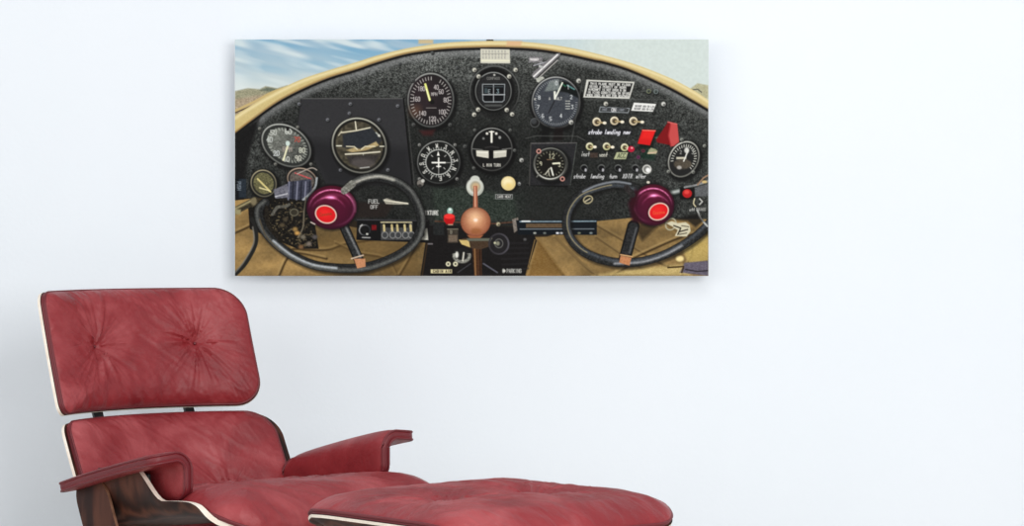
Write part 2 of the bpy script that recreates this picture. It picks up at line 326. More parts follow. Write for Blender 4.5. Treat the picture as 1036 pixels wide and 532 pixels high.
# far-left oval dial
dial(289, 147, 25.5, 18.0, (44, 46, 44), (96, 98, 94), (172, 174, 168), rot=33)
s = box(262, 122, 316, 172); d, u, v = ellf(s, 290, 147, 22, 15.5, 33)
put(s, sm(d)*.8, np.stack([58+NX[s]*95-35*u]*3, -1)*np.array([1, 1.02, .96]))
ticks(290, 147, 22, 15.5, 36, .14, .6, (190, 195, 185), rot=33, a=.9)
for st, x, y, c in [('50', 276, 134, (190, 193, 186)), ('60', 291, 133, (215, 218, 210)), ('70', 300, 141, (190, 80, 66)), ('40', 272, 141, (190, 195, 190)), ('80', 305, 152, (205, 208, 190)), ('20', 279, 155, (200, 205, 205)), ('10', 289, 161, (205, 208, 200)), ('RPM', 290, 151, (160, 150, 140)), ('90', 301, 160, (205, 205, 190))]:
    ctext(st, x, y, 4.6, c, w=1.0)
line([(291, 146), (286, 162)], 1.8, (228, 226, 190)); ell(290.5, 145, 2.2, 2.6, (200, 216, 208)); rect(289, 128, 292, 132, (20, 18, 18))
for x, y in [(262, 130), (300.5, 128.5), (278, 166), (314, 166)]: screw(x, y, 1.5, (140, 140, 132))
# attitude gyro
dial(363, 147, 25.2, 27.5, (26, 25, 22), (106, 106, 98), (180, 180, 166), rot=-40)
s = box(337, 119, 390, 175); d, u, v = ellf(s, 363, 147, 23, 25, -40)
put(s, sm(d)*.7, np.stack([58+NM[s]*52, 54+NM[s]*48, 42+NM[s]*40], -1))
poly([(346, 136), (375, 128), (386, 142), (380, 147), (362, 150), (347, 149)], (40, 43, 48), aa=1, tex=8)
line([(345, 134), (360, 132), (374, 129)], 1.3, (214, 208, 182)); line([(359, 123), (360, 131)], 1.2, (225, 220, 196))
poly([(350, 152), (358, 149), (364, 151), (372, 147), (380, 143), (383, 147), (370, 152), (356, 154)], (172, 152, 108), aa=.6, tex=22)
line([(350, 148), (358, 148.3), (361, 151)], 1.0, (222, 214, 184)); line([(365, 151), (369, 148), (379, 148)], 1.0, (222, 214, 184)); line([(340, 147.5), (345, 147.5)], 1.1, (222, 220, 200)); line([(384, 148), (388, 148)], 1.1, (222, 220, 200))
line([(349, 156), (367, 155), (384, 153.5)], 1.4, (216, 210, 188)); line([(367, 156), (367, 160)], .9, (190, 190, 180))
poly([(350, 158), (384, 156), (378, 166), (366, 170), (354, 166)], (52, 48, 46), aa=1, tex=10)
ell(367, 165, 12, 5, (92, 86, 84), rot=4, a=.6, aa=2); line([(342, 137), (345, 133)], 1, (200, 195, 170)); line([(380, 134), (384, 138)], 1.2, (170, 176, 168)); ell(383, 137, 1.3, 1.3, (200, 200, 190))
line([(364, 170), (373, 169)], 1.1, (170, 170, 165))
# airspeed
dial(435.5, 101, 22, 26, (32, 27, 29), (74, 76, 74), (150, 152, 148))
ell(428, 95, 12, 16, (62, 44, 50), a=.35, aa=6); ell(420, 112, 6, 6, (120, 84, 64), a=.5, aa=4)
ticks(435.5, 101.5, 20.5, 24, 40, .13, .6, (205, 202, 196), a0=-60, a1=280)
for st, x, y in [('40', 441, 88), ('60', 446, 92.5), ('80', 451, 101), ('100', 447, 113), ('120', 437, 120), ('140', 427, 114.5), ('160', 421, 100), ('180', 426, 89.5)]: ctext(st, x, y, 4.2, (190, 184, 182), w=.85, wd=1.8)
ctext('MPH', 439, 95, 3, (190, 185, 182), w=.7, wd=1.5)
line([(434.5, 101), (430, 85)], 2.2, (224, 228, 130)); line([(434.5, 101), (431, 90)], .8, (250, 250, 205)); ell(437, 103, 2.4, 2.4, (20, 18, 18)); line([(431, 109), (441, 109)], .6, (150, 145, 140))
for x, y in [(417, 81), (454, 80), (418, 126), (455, 126), (470, 148)]: screw(x, y, 1.8, (90, 92, 90))
poly([(424, 132), (440, 131), (437, 137), (428, 137)], (62, 26, 26), aa=1.6, a=.8)
# compass card with white aeroplane
ell(444, 166, 23.5, 22.5, (16, 16, 16), aa=1); dial(443.5, 164, 20.3, 20.3, (24, 25, 24), (62, 64, 62), (150, 152, 148), w=1.0)
ring(443.5, 164, 13, 12.6, .9, (196, 198, 192)); ticks(443.5, 164, 15.6, 15.2, 36, .14, .6, (200, 202, 196))
for i, st in enumerate('W30N3612E15S21W'[:12]):
    t_ = np.radians(-96+30*i); ctext('W3N3N6EISSOW'[i], 443.5+17.3*np.cos(t_), 164+16.8*np.sin(t_), 3.6, (222, 222, 214), rot=-96+30*i+90, w=.9)
line([(437, 164.5), (450, 164.5)], 1.5, (238, 238, 230)); line([(443.5, 160), (443.5, 169)], 1.5, (238, 238, 230)); line([(441.6, 168.3), (445.4, 168.3)], 1.2, (238, 238, 230)); poly([(443, 152.5), (441.8, 157.5), (444.6, 157.5)], (238, 238, 230))
line([(443.5, 170), (443.5, 176)], .7, (170, 170, 165)); line([(451, 164.5), (457, 164.5)], .6, (150, 150, 145))
for a_, b_ in [(436, 157), (451, 157), (450, 171), (437, 171)]: line([(a_, b_), (a_*.8+443.5*.2, b_*.8+164*.2)], .7, (190, 190, 185))
for x, y in [(424, 146.5), (460, 146.5), (424, 181), (462, 181)]: screw(x, y, 1.5, (150, 150, 145))
ell(425.5, 186, 4.6, 4.4, (14, 14, 14)); ell(425, 185.4, 3.4, 3.6, (120, 116, 110)); ell(427.5, 183, 1.8, 1.8, (196, 196, 188)); ell(424.5, 188, 2, 1.8, (52, 48, 46))
# placard above magnetic compass
poly([(486, 49), (515.5, 49.5), (516, 63.8), (486, 63.5)], (206, 204, 188)); line([(488, 54), (514, 54)], .7, (140, 138, 128), a=.8)
for r_ in range(3):
    for k_ in range(8): text('XMHWENBK'[(k_*3+r_) % 8], 488+k_*3.2, 50.6+r_*3.1, 2.1, (142, 140, 134), w=.55, a=.8)
line([(487, 60.9), (515, 61.1)], 1.5, (228, 226, 200))
# magnetic compass
ell(500, 92.5, 26, 27, (16, 16, 16), a=.55, aa=2); ring(500, 92.5, 25, 26, 1.2, (92, 94, 92), hi=(30, 30, 30), ang=90); ell(499, 91, 21.5, 23, (14, 14, 14), aa=1)
ring(499, 92, 18, 19, 1.0, (96, 98, 96), hi=(150, 152, 150), ang=-90); ell(499, 92, 16.5, 17.5, (25, 25, 27))
s = box(480, 72, 520, 114); put(s, sm(ellf(s, 499, 92, 16.5, 17.5)[0])*.5, np.stack([20+NX[s]*44]*3, -1))
ctext('COMPASS', 499, 79, 2.4, (130, 130, 126), w=.55, wd=1.2, adv=1.9); ell(500, 75.5, 1.1, 1.1, (180, 180, 174))
rect(487.5, 84.5, 511, 103, (12, 13, 16)); s = box(487, 84, 511, 103, 0)
for P in ([(488, 85), (510.5, 85), (510, 101), (508, 102.8), (490, 102.8), (488.3, 101), (488, 85)],): line(P, .9, (150, 156, 158))
line([(488, 95.5), (510.5, 95.5)], 1.0, (176, 180, 182)); line([(499.2, 85), (499.2, 103)], .8, (166, 170, 172)); line([(490, 87.5), (509, 87.5)], .6, (90, 100, 104))
text('E', 494, 90.4, 3.8, (136, 146, 148), w=.9); text('3', 502.5, 90.2, 3.8, (130, 150, 156), w=.9); rect(490, 89, 493, 94, (60, 72, 76))
line([(491, 106.5), (507, 106.5)], 1.6, (84, 86, 84), aa=1)
for x, y in [(479.8, 70.4), (521.5, 70.4), (484, 77), (515, 77), (479.5, 115.7), (518, 115.4), (483.5, 110.6), (512.5, 111)]:
    screw(x, y, 2.1, (212, 210, 196))
# turn and bank
ell(497.5, 152, 24, 24, (12, 12, 12), aa=1.5); dial(497.5, 151, 19.5, 20.5, (20, 20, 20), (64, 64, 62), (150, 152, 148), w=1.0)
line([(497.2, 133), (497.2, 143.5)], 2.0, (236, 234, 222)); line([(495, 133.2), (499.5, 133.2)], 1.2, (236, 234, 222)); ell(492.6, 135, 1.3, 1.3, (222, 220, 210)); ell(502, 135, 1.3, 1.3, (222, 220, 210)); ell(489, 140, 1.2, 1.2, (120, 122, 120)); ell(505.5, 139, 1.4, 1.6, (150, 150, 146))
line([(491, 149.3), (497, 148.2), (504, 149.3)], 1.6, (44, 42, 42))
poly([(481.5, 152), (494.3, 152.5), (494.3, 160), (490, 159.4), (482, 158)], (208, 205, 190)); poly([(499, 152.5), (512.5, 151.6), (512, 158.5), (499, 160)], (198, 196, 182))
line([(483, 154), (493, 154.4)], .9, (236, 234, 222)); line([(500, 154.4), (511, 153.6)], .9, (230, 228, 216)); rect(494.3, 152.5, 499, 160, (8, 8, 8)); line([(478, 150.5), (488, 151.5)], .8, (120, 120, 116)); line([(508, 151), (517, 150)], .8, (120, 120, 116))
ctext('L MIN TURN', 497.5, 167, 2.7, (196, 194, 184), w=.75, wd=1.2, adv=1.8)
for x, y in [(480, 131.5), (516, 131.5), (479, 170), (520.5, 152)]: screw(x, y, 1.5, (110, 112, 108))
screw(527.5, 162, 2.1, (190, 190, 184)); screw(525, 186, 1.7, (190, 192, 190))
# glare glove and pen tucked behind altimeter
rect(535, 57, 549, 63, (118, 116, 118), aa=1, tex=45); rect(536, 58.5, 545, 61, (200, 196, 196), aa=.6, tex=30); line([(540, 66), (556, 61.5)], 1.4, (150, 150, 155), tex=40)
poly([(538, 76), (540.5, 71.5), (562, 54), (567, 53), (566, 57), (548, 74.5), (541, 80)], (118, 116, 118), tex=20); line([(540, 77), (564, 55)], 1.6, (230, 228, 226)); line([(543, 78.4), (566, 57)], 1.0, (40, 38, 38)); line([(545, 78.5), (564, 60.5)], .8, (190, 186, 182))
line([(546, 66.5), (548.5, 68)], 2.4, (176, 178, 176)); poly([(542, 79), (549, 77), (551.5, 79.5), (546.5, 84), (543, 82.5)], (178, 180, 170), tex=25)
# altimeter
ell(562, 104, 26, 26, (14, 14, 14), aa=1.4); dial(562.5, 103.5, 23.2, 24.8, (52, 55, 60), (58, 58, 58), (170, 172, 170), w=1.3)
s = box(539, 78, 587, 130); d, u, v = ellf(s, 562.5, 103.5, 22.6, 24.2); put(s, sm(d)*.7, np.stack([44+NX[s]*36, 48+NX[s]*36, 55+NX[s]*36], -1))
poly([(563, 80), (575, 83), (584, 92), (585.5, 99), (574, 93.5), (560, 91)], (14, 18, 18), aa=.8); poly([(556, 82), (565, 79.6), (567, 91), (551, 92)], (112, 120, 118), aa=1, tex=22); line([(574, 86), (581, 90)], 1.6, (86, 130, 128), tex=35); line([(568, 84), (572, 87)], 1.6, (40, 90, 66))
ticks(562.5, 103.5, 21.5, 23, 50, .07, .5, (186, 190, 190), a0=0, a1=290, a=.8)
for st, x, y in [('0', 563, 84), ('1', 575, 88), ('2', 578, 98), ('3', 579, 108), ('4', 567.5, 117), ('5', 557, 120), ('6', 549.2, 117), ('7', 544.5, 108), ('8', 545.5, 98.5)]: ctext(st, x, y, 3.6, (206, 210, 210), w=.8)
ctext('ALT', 566, 99.5, 2.6, (196, 196, 190), w=.6); ctext('A', 556, 99.5, 2.6, (196, 196, 190), w=.6)
for k_ in range(4): line([(572.5, 102+k_*2.6), (576.5, 102+k_*2.6)], 1.0, (170, 172, 166), tex=40)
line([(561.5, 99.5), (569, 83.5)], 1.4, (236, 238, 224)); line([(561.5, 99.5), (561.2, 93)], 2.2, (224, 226, 214)); line([(561, 102), (555, 114)], .9, (20, 20, 22)); ell(541, 100, .9, .9, (180, 180, 172))
for x, y in [(585.5, 81.5), (577.8, 123.5)]: screw(x, y, 2.3, (200, 200, 192))
ell(541, 124, 5.2, 5.2, (24, 24, 24)); ell(540, 122.4, 3, 3, (58, 60, 62), aa=1); ring(541, 124, 4.4, 4.4, .8, (84, 86, 86))
poly([(549, 128), (556, 128), (556, 143), (546, 143)], (10, 10, 10), aa=1.4, a=.8); poly([(562, 129), (570, 129), (569, 142), (559, 142)], (18, 12, 12), aa=1.2, a=.8)
# right-hand sub-panel edges
line([(590, 76), (586, 100), (581, 128), (577, 150), (574, 186)], 1.0, (72, 74, 72), a=.7); line([(592, 100.6), (690, 100.6)], .8, (96, 98, 96), a=.5)
line([(532, 140), (542, 137.4), (584, 137.8), (592, 142)], .9, (86, 86, 84), a=.7); line([(533, 187), (574, 189)], 1.4, (10, 10, 10))
# small clock in square plate
poly([(537, 145), (583.5, 144.5), (577, 187.5), (535.5, 187.5)], (36, 36, 38), tex=9); line([(537, 145), (583.5, 144.5)], 1.0, (92, 90, 90), tex=15); line([(537, 145), (535.5, 187.5)], .9, (70, 68, 66)); line([(583.5, 145), (577, 187)], .9, (66, 70, 66), tex=20)
dial(557, 166, 16, 15.2, (22, 20, 17), (58, 58, 54), (130, 132, 124), w=1.1); ring(556.6, 166.2, 15.8, 14.8, 1.3, (40, 40, 38), hi=(206, 206, 196), ang=100)
ticks(556.5, 166, 13.6, 12.8, 24, .1, .6, (150, 150, 130)); ctext('12', 558, 158, 4.6, (186, 184, 156), w=.9); ctext('9', 547, 165.5, 3.4, (210, 208, 180), w=.9); ctext('3', 566, 167, 3.2, (210, 208, 180), w=.8)
line([(559.5, 165.5), (566, 165)], 1.7, (232, 230, 204)); line([(557.5, 169.8), (559.5, 177)], 1.6, (226, 226, 214)); line([(556, 170.5), (551.5, 176.5)], 1.0, (206, 204, 186)); line([(555, 173), (555.5, 177.5)], 1.0, (190, 188, 170)); line([(553.5, 161.5), (558.5, 161.5)], .7, (150, 120, 90))
for x, y in [(545, 153), (569, 181)]: ring(x, y, 1.9, 1.9, 1.3, (196, 140, 128)); ell(x, y, 1.1, 1.1, (30, 10, 10))
line([(543, 179), (545, 176.5)], 1.2, (110, 110, 104))
# placard, top right
poly([(593.5, 80.3), (642.3, 82.5), (637, 99.7), (590.2, 98.3)], (206, 206, 198)); poly([(595.7, 82), (640.3, 84), (636, 98.3), (592.2, 97)], (28, 28, 28))
for r_, st in enumerate(['THIS PLANE MUST BE FLOWN', 'USING A PERMIT OF NORM', 'AIRCRAFT IS NOT OPER N OR', 'IN ICING CONDITIONS OR SPINS', 'WHEN USED AS NOT FOR WEATHER']):
    text(st, 597.5-r_*.9, 83.2+r_*2.9, 2.1, (226, 226, 220), w=.72, wd=1.05, adv=1.52 if r_ > 1 else 1.7, rot=2)
screw(656, 92.5, 2.2, (66, 74, 70)); screw(663.5, 93, 2.2, (66, 74, 70)); ring(656.6, 92, 1.9, 1.9, .7, (126, 130, 100)); ring(663.9, 92.4, 1.9, 1.9, .7, (120, 130, 130))
line([(607.5, 108), (637, 109.5), (635.5, 113.8), (606.3, 112.8), (607.5, 108)], .8, (150, 156, 160)); rect(608.5, 108.8, 634, 112.6, (60, 62, 64), aa=.6, tex=25); ctext('ON', 621, 111, 3.4, (216, 216, 216), w=.9); text('INST', 609, 109.6, 2, (140, 144, 150), w=.5); text('LIGHT', 625, 110.2, 2, (140, 144, 150), w=.5)
poly([(641.5, 103.6), (664, 105), (660.7, 112.8), (638.7, 111.7)], (232, 232, 228)); 
for k_ in range(2): text('WEIGHT AND CG LIM', 642.8-k_*.9, 106.2+k_*2.7, 1.6, (112, 112, 112), w=.62, wd=.8, adv=1.14, rot=2.5)
screw(613, 104.8, 2.2, (206, 204, 192)); screw(671.5, 105, 2.2, (216, 216, 210))
def toggle(x, y, r=4.3, tip=(8, 1.2), c=(206, 190, 158), tc=(236, 228, 206)):
    ell(x+1, y+1.2, r+1.2, r+1, (10, 10, 10), a=.7, aa=1); ell(x, y, r, r, np.array(c)*.75, aa=.5); ring(x, y, r-.8, r-.8, 1.3, c, hi=(240, 232, 206), ang=-120); ell(x+.4, y+.4, r*.5, r*.5, (60, 48, 34), aa=.6)
    line([(x+1, y+.4), (x+tip[0], y+tip[1])], 1.7, (170, 150, 110)); ell(x+tip[0], y+tip[1], 1.9, 1.5, tc)
toggle(603.8, 123); toggle(621.7, 122); toggle(641, 122.3, tip=(9, 1))
for st, x in [('strobe', 595.5), ('landing', 611.5), ('nav', 631)]: rect(x-.5, 131, x+len(st)*2.6, 135.8, (14, 14, 24), aa=1.4, a=.6); text(st, x, 131.2, 4.2, (226, 226, 232), w=1.05, wd=1.6, adv=2.3, shear=.25)
toggle(596.7, 148, 3.9, (5.2, .6), (190, 190, 140)); toggle(613.8, 148, 3.9, (6, .8), (190, 190, 140)); toggle(632, 149, 3.9, (4, 1), (190, 190, 140)); ell(638.6, 150.8, 3.5, 3.1, (178, 24, 52)); ell(639.4, 149.6, 1.1, .9, (250, 170, 170), aa=.5)
rect(597, 154.4, 605, 159.5, (62, 50, 44), tex=14); text('inst', 588, 153.6, 4.2, (190, 190, 186), w=.9, wd=1.4, adv=2.2, shear=.2); text('vent', 606.4, 154, 4.4, (206, 204, 190), w=.8, wd=1.4, adv=2.1, shear=.2)
poly([(624, 154), (635.5, 154), (633.2, 161), (621, 161)], (176, 180, 142)); text('ACC', 624.8, 155.2, 4.4, (80, 86, 66), w=1.0, wd=1.9, adv=2.9, shear=.2)
# guarded red switches
poly([(652, 132), (666, 131), (660, 150), (646, 150)], (14, 22, 18), aa=1.4); poly([(650, 131.2), (663.5, 131.8), (657.8, 147), (645.2, 145.2)], (206, 24, 26)); poly([(651.5, 132), (662.5, 132.6), (659, 141), (649, 140)], (232, 38, 34), aa=1.6, a=.7); line([(650.3, 131.6), (663.3, 132.2)], 1.1, (240, 110, 96))
ell(669, 136, 4, 6, (20, 34, 30), aa=1.5); poly([(663, 139), (667, 138), (668, 142)], (90, 130, 110), aa=.8); poly([(671, 131), (676, 123.5), (683, 124.5), (684, 148), (665, 144), (664, 141)], (120, 16, 20)); poly([(678.5, 124), (685.5, 126), (687.8, 147.5), (679, 148), (676.3, 137)], (192, 74, 72)); line([(676, 123.3), (685, 125.4)], 1.2, (206, 96, 92)); line([(678.6, 126), (676.6, 137), (679, 148)], 1.0, (160, 40, 44), aa=.6)
poly([(650, 150), (664, 150), (662, 162), (648, 160)], (12, 44, 30), a=.6, aa=1.6); ring(651, 152.5, 1.3, 1.2, .8, (120, 30, 60)); ring(646, 159, 1.3, 1.2, .8, (110, 30, 90)); poly([(657, 151), (659, 149.5), (664, 151), (665.5, 153), (664, 156), (655, 155.5)], (150, 152, 120), tex=25); line([(656, 155), (664, 154)], 1.2, (206, 178, 150))
# lower row of breakers
for x in (591, 608.5, 625.5, 643): ell(x, 171, 3.8, 3.6, (10, 10, 12), aa=.8); ring(x, 170, 3.4, 3.2, .9, (60, 62, 60), hi=(110, 112, 110), ang=-90); ell(x+1.6, 172, 1.1, 1.7, (176, 176, 180), aa=.5)
ell(655, 171.5, 4.6, 4.6, (120, 120, 116)); ring(654.6, 171.2, 4, 4, 1.1, (206, 206, 200)); ell(655.8, 172, 2.3, 2.3, (236, 236, 234), aa=.6)
for st, x in [('strobe', 580.5), ('landing', 597.3), ('turn', 616.5), ('XDTR', 630), ('alter', 643.5)]: text(st, x, 176.2, 4, (206, 206, 206), w=.85, wd=1.35, adv=2.0 if st != 'XDTR' else 2.6, shear=.25)
# right round gauge
dial(692, 161, 13.4, 17.6, (30, 30, 30), (110, 110, 104), (200, 200, 190), rot=28, w=1.4); ticks(692, 161, 12, 15.5, 22, .16, .8, (206, 206, 196), a0=150, a1=390, rot=28); rect(684.5, 158.8, 694.5, 161, (206, 200, 180), aa=.6); s = box(681, 161, 700, 172); put(s, sm(ellf(s, 691, 166, 9, 5)[0], 1)*.7, np.stack([70+NX[s]*60, 62+NX[s]*55, 52+NX[s]*45], -1)); ell(695, 152, 2.4, 3, (206, 206, 200), aa=.8); ell(687.5, 169.5, 2.4, 1.8, (170, 166, 160), aa=.7)
ctext('3', 701, 154, 3.4, (196, 196, 190)); ctext('2', 689, 154, 3.2, (196, 196, 190)); line([(692, 163), (696.5, 152)], 1.3, (220, 220, 212))
for x, y in [(676.5, 173.5), (701.5, 174), (713, 147.5), (690, 141)]: screw(x, y, 1.7, (150, 152, 144))
# ---- canvas floor under the panel
CV = (148, 120, 74)
poly([(237, 203), (300, 208), (335, 226), (430, 243), (543, 243), (604, 224), (645, 220), (645, 250), (237, 262)], CV, tex=7)
for P in ([(237, 203), (262, 200), (300, 208), (330, 232), (362, 244), (420, 244), (434, 240), (427, 279.5), (237, 279.5)],
          [(532, 279.5), (541, 240), (600, 239), (606, 224), (640, 221), (717, 222), (717, 279.5)]): poly(P, CV, tex=7)
s = box(237, 195, 717, 280); mm = np.clip(.62*vnoise(60, 14, 21)[s]+.26*vnoise(16, 9, 22)[s]+.12*NM[s], 0, 1)
cm = (np.abs(IMG[s][..., 0]-IMG[s][..., 2]) > .14)
IMG[s] = np.where(cm[..., None], IMG[s]*(.36+.98*mm[..., None]), IMG[s])
for P in ([(237, 236), (252, 229), (262, 222)], [(296, 252), (330, 253), (350, 247), (390, 241)], [(282, 279), (290, 262), (300, 256), (330, 262)], [(340, 246), (362, 256), (390, 262), (402, 279)], [(404, 279), (414, 262), (422, 246)], [(543, 244), (560, 268), (570, 279)], [(562, 240), (590, 268), (604, 279)], [(600, 226), (625, 240), (660, 262), (676, 270)], [(604, 240), (660, 279)], [(640, 262), (690, 240), (717, 236)], [(672, 224), (700, 250), (690, 279)], [(620, 279), (650, 262)]):
    line(curve(P), 2.0, (44, 30, 14), aa=1.0, a=.92); line([(x-1.5, y-1.6) for x, y in curve(P)], 1.6, (186, 158, 104), aa=1.2, a=.6)
poly([(600, 279.5), (640, 272), (690, 268), (700, 279.5)], (214, 190, 124), a=.75, aa=2.5, tex=22); poly([(690, 250), (712, 240), (717, 236), (717, 264), (697, 268)], (190, 166, 96), a=.8, aa=1.5, tex=16)
poly([(534, 279.5), (545, 243), (572, 279.5)], (112, 82, 38), a=.7, aa=1.5, tex=14)
poly([(693, 266), (717, 264), (717, 279.5), (688, 276)], (96, 90, 104), tex=18, aa=.8); line([(694, 273), (706, 275), (717, 274)], 1.2, (36, 32, 36)); ell(688, 262, 4, 3, (236, 214, 150), aa=1); line([(676, 271), (692, 270), (690, 276)], 1.6, (60, 44, 20), tex=20)
poly([(300, 243), (340, 236), (420, 247), (424, 279.5), (404, 279.5)], (108, 84, 46), a=.35, aa=3)
# ---- centre console
poly([(427, 228), (537, 230), (543, 244), (532, 279.5), (425, 279.5), (431, 240)], (20, 18, 18), tex=6); line([(541, 243), (532, 279)], 1.0, (130, 104, 62)); line([(432, 246), (427, 279)], 1.0, (60, 44, 24))
for k_ in range(6): line([(508, 246+k_*5.5), (534, 246+k_*5.2)], 1.6, (36, 34, 36), aa=1, a=.7)
poly([(398, 189), (430, 190), (480, 194), (530, 195), (560, 206), (548, 222), (470, 224), (425, 222)], (38, 44, 40), aa=5, a=.45, tex=24)
poly([(437, 190), (480, 190), (520, 200), (524, 224), (440, 224)], (50, 62, 52), aa=3, a=.5, tex=36)
poly([(532, 192), (600, 194), (585, 222), (530, 224)], (32, 34, 32), aa=2, a=.8, tex=12)
line([(440, 224), (500, 226.5), (540, 223)], 1.3, (92, 56, 40), a=.8, tex=16)
# left radio
poly([(361, 222), (434, 223), (434, 246), (360, 243)], (14, 14, 15)); line([(361, 222.5), (432, 223.5)], 1.0, (66, 66, 70)); ring(368.5, 233, 5.4, 5.2, 1.2, (44, 46, 48), hi=(160, 160, 160), ang=200); ell(368.5, 233, 2.5, 2.5, (20, 20, 20)); line([(364, 229), (366, 227.5)], 1.1, (190, 190, 186)); ell(371, 237, 1.2, 1, (200, 200, 190)); rect(375.5, 227.8, 380.5, 233, (110, 14, 20), tex=18); line([(366, 240.5), (374, 240.7)], 1.0, (180, 180, 176), tex=30)
rect(385, 224.8, 417, 243, (66, 66, 66), tex=24); rect(386, 225.5, 413, 230.5, (16, 16, 16)); line([(385, 225), (416, 225)], 1.2, (196, 186, 150), tex=20)
for x in (388, 396, 401.5, 409, 415): line([(x, 228), (x+.5, 234)], 2.2, (200, 184, 132), tex=26); ell(x+1, 238, 3.4, 3.6, (58, 60, 62), a=.85); ring(x+1, 238, 3, 3.2, .9, (150, 150, 148), a=.8)
poly([(424, 233), (432, 231), (433, 243), (423, 243)], (184, 184, 172), tex=30); ell(427, 237, 2.4, 3, (40, 40, 40))
# fuel selector, mixture
poly([(355, 204), (398, 206), (390, 220), (350, 221)], (36, 28, 25), aa=1.5, a=.8); text('FUEL', 372.5, 202, 3.8, (196, 196, 192), w=.85, wd=1.9, adv=2.9); text('OFF', 374.5, 207.8, 3.4, (190, 190, 186), w=.85, wd=1.8, adv=2.7)
poly([(387, 202), (391, 200.6), (400, 203.5), (413, 205.4), (413, 207), (399, 207), (390, 206.5)], (158, 154, 140), tex=24); line([(388.5, 202.8), (412, 206)], 1.1, (220, 216, 196))
text('MIXTURE', 427.5, 213.4, 4, (222, 222, 216), w=.85, wd=1.5, adv=2.35)
ell(455, 213.6, 2.9, 3.4, (150, 190, 176), aa=.7); ell(455, 212, 1.4, 1.2, (232, 240, 234)); rect(453, 223.5, 458, 228, (190, 170, 140)); ell(454.3, 221.6, 5.6, 5, (206, 22, 26)); poly([(448.7, 219), (459.8, 219), (457.8, 227), (451, 227)], (176, 16, 20), aa=.6); ell(454.3, 219, 5.3, 2.6, (236, 52, 48), aa=.6)
rect(452.5, 231.5, 463.3, 246, (58, 52, 44), tex=14); rect(453.5, 238, 462.5, 244.8, (106, 92, 78), tex=12); line([(452.5, 232), (463, 232)], .9, (120, 116, 100)); text('B', 455.5, 233.5, 3, (150, 146, 130), w=.6)
rect(438, 226, 449, 238, (32, 34, 34), tex=12)
# white throttle collar, shaft, copper ball
ell(480.5, 188.8, 9.6, 9.8, (18, 18, 18), a=.8, aa=1.2); ell(480.5, 181.5, 4.8, 3.8, (196, 200, 190)); ell(480.5, 189.6, 8.8, 9.1, (172, 176, 164)); ell(479.8, 188.2, 7.9, 7.9, (208, 210, 200), aa=1.2); ell(480.8, 189, 5.4, 5.8, (168, 160, 138), aa=.8); ell(481, 188.4, 3.4, 3.2, (198, 170, 130), aa=.8)
poly([(479, 188), (482.6, 188), (483.4, 214), (478.4, 214)], (158, 92, 68)); line([(480.4, 189), (480.8, 212)], 1.0, (224, 172, 140)); 
poly([(472, 238), (489, 238), (485.5, 241.5), (475.5, 241.5)], (150, 90, 58)); 
s = box(462, 208, 500, 242); d, u, v = ellf(s, 481, 224.5, 15.2, 14.8)
k = np.exp(-((u+.05)**2+(v+.35)**2)/.32); e = np.clip(1-np.sqrt(u*u+v*v), 0, 1)**.5
put(s, sm(d), np.stack([122+90*e*.9+46*k, 66+72*e+62*k, 46+52*e+56*k], -1)+(NX[s][..., None]-.5)*16)
ell(481, 222.8, 2, 1.6, (250, 232, 214), aa=1); ell(481.5, 234, 5, 3, (140, 84, 44), a=.6, aa=1.4)
poly([(477.6, 250), (487, 250), (487.4, 279.5), (479.6, 279.5)], (70, 44, 26), tex=10); line([(480, 251), (481, 279)], 1.2, (146, 106, 66)); line([(485.4, 252), (485.8, 279)], 1.0, (30, 18, 12))
poly([(463.8, 242.6), (470, 241.2), (498, 241.2), (499, 245), (494, 250), (486, 252.5), (474, 251), (466, 247)], (66, 50, 36), tex=10); poly([(464, 243), (474, 243.2), (475.5, 250.5), (467, 247.5)], (206, 182, 116), tex=12); poly([(472, 241.5), (497.5, 241.3), (497, 244), (473, 244)], (98, 102, 90), aa=.6); line([(497.6, 241.5), (498.6, 246)], 1.2, (206, 200, 160))
ring(504.6, 247, 9.8, 10.2, 1.8, (52, 50, 54), hi=(80, 78, 84), ang=0); ell(504.6, 247, 8.6, 9, (30, 28, 30)); ring(504.6, 246.5, 4, 4.4, 1.0, (96, 96, 92)); ell(503.5, 246.5, 2, 2.2, (130, 130, 112), aa=.8); ell(500.5, 246, 1.1, 1.1, (206, 204, 170))
ell(467, 259, 9.6, 7.8, (26, 26, 26)); s = box(456, 250, 478, 268); d, u, v = ellf(s, 467, 259, 9.4, 7.6); put(s, sm(np.abs(d+1.6)-1.6, .8)*(v > -.3)*.85, np.stack([90+NX[s]*130]*3, -1)*np.array([1, 1, .93])); line([(468, 264), (469, 256)], 1.6, (206, 204, 190)); ell(462, 258, 1.7, 3.2, (226, 226, 216), aa=.8)
for x in (453.2, 460.5): ell(x, 267.4, 2.5, 2.5, (214, 210, 178)); ell(x, 267.4, .9, .9, (20, 20, 18))
rect(435.5, 272.8, 457, 276.8, (216, 206, 160)); text('CABIN AIR', 438, 273.6, 2.4, (60, 50, 40), w=.7, wd=1.3, adv=2.1)
text('O PARKING', 508.5, 272.6, 3.6, (176, 176, 170), w=.9, wd=1.5, adv=2.15); ell(510, 274.4, 1.4, 1.4, (210, 208, 200))
line([(489, 267), (503, 276)], 1.5, (86, 86, 96)); line([(463, 276), (476, 267)], 1.0, (60, 60, 64)); line([(437, 247), (433, 247)], 1.5, (110, 106, 108)); ell(531, 242.5, 1.6, 1.4, (84, 84, 84), aa=.7)
screw(504, 227, 2.0, (196, 184, 150)); poly([(518, 222), (524, 220), (525, 232), (520, 236)], (120, 112, 104), tex=34)
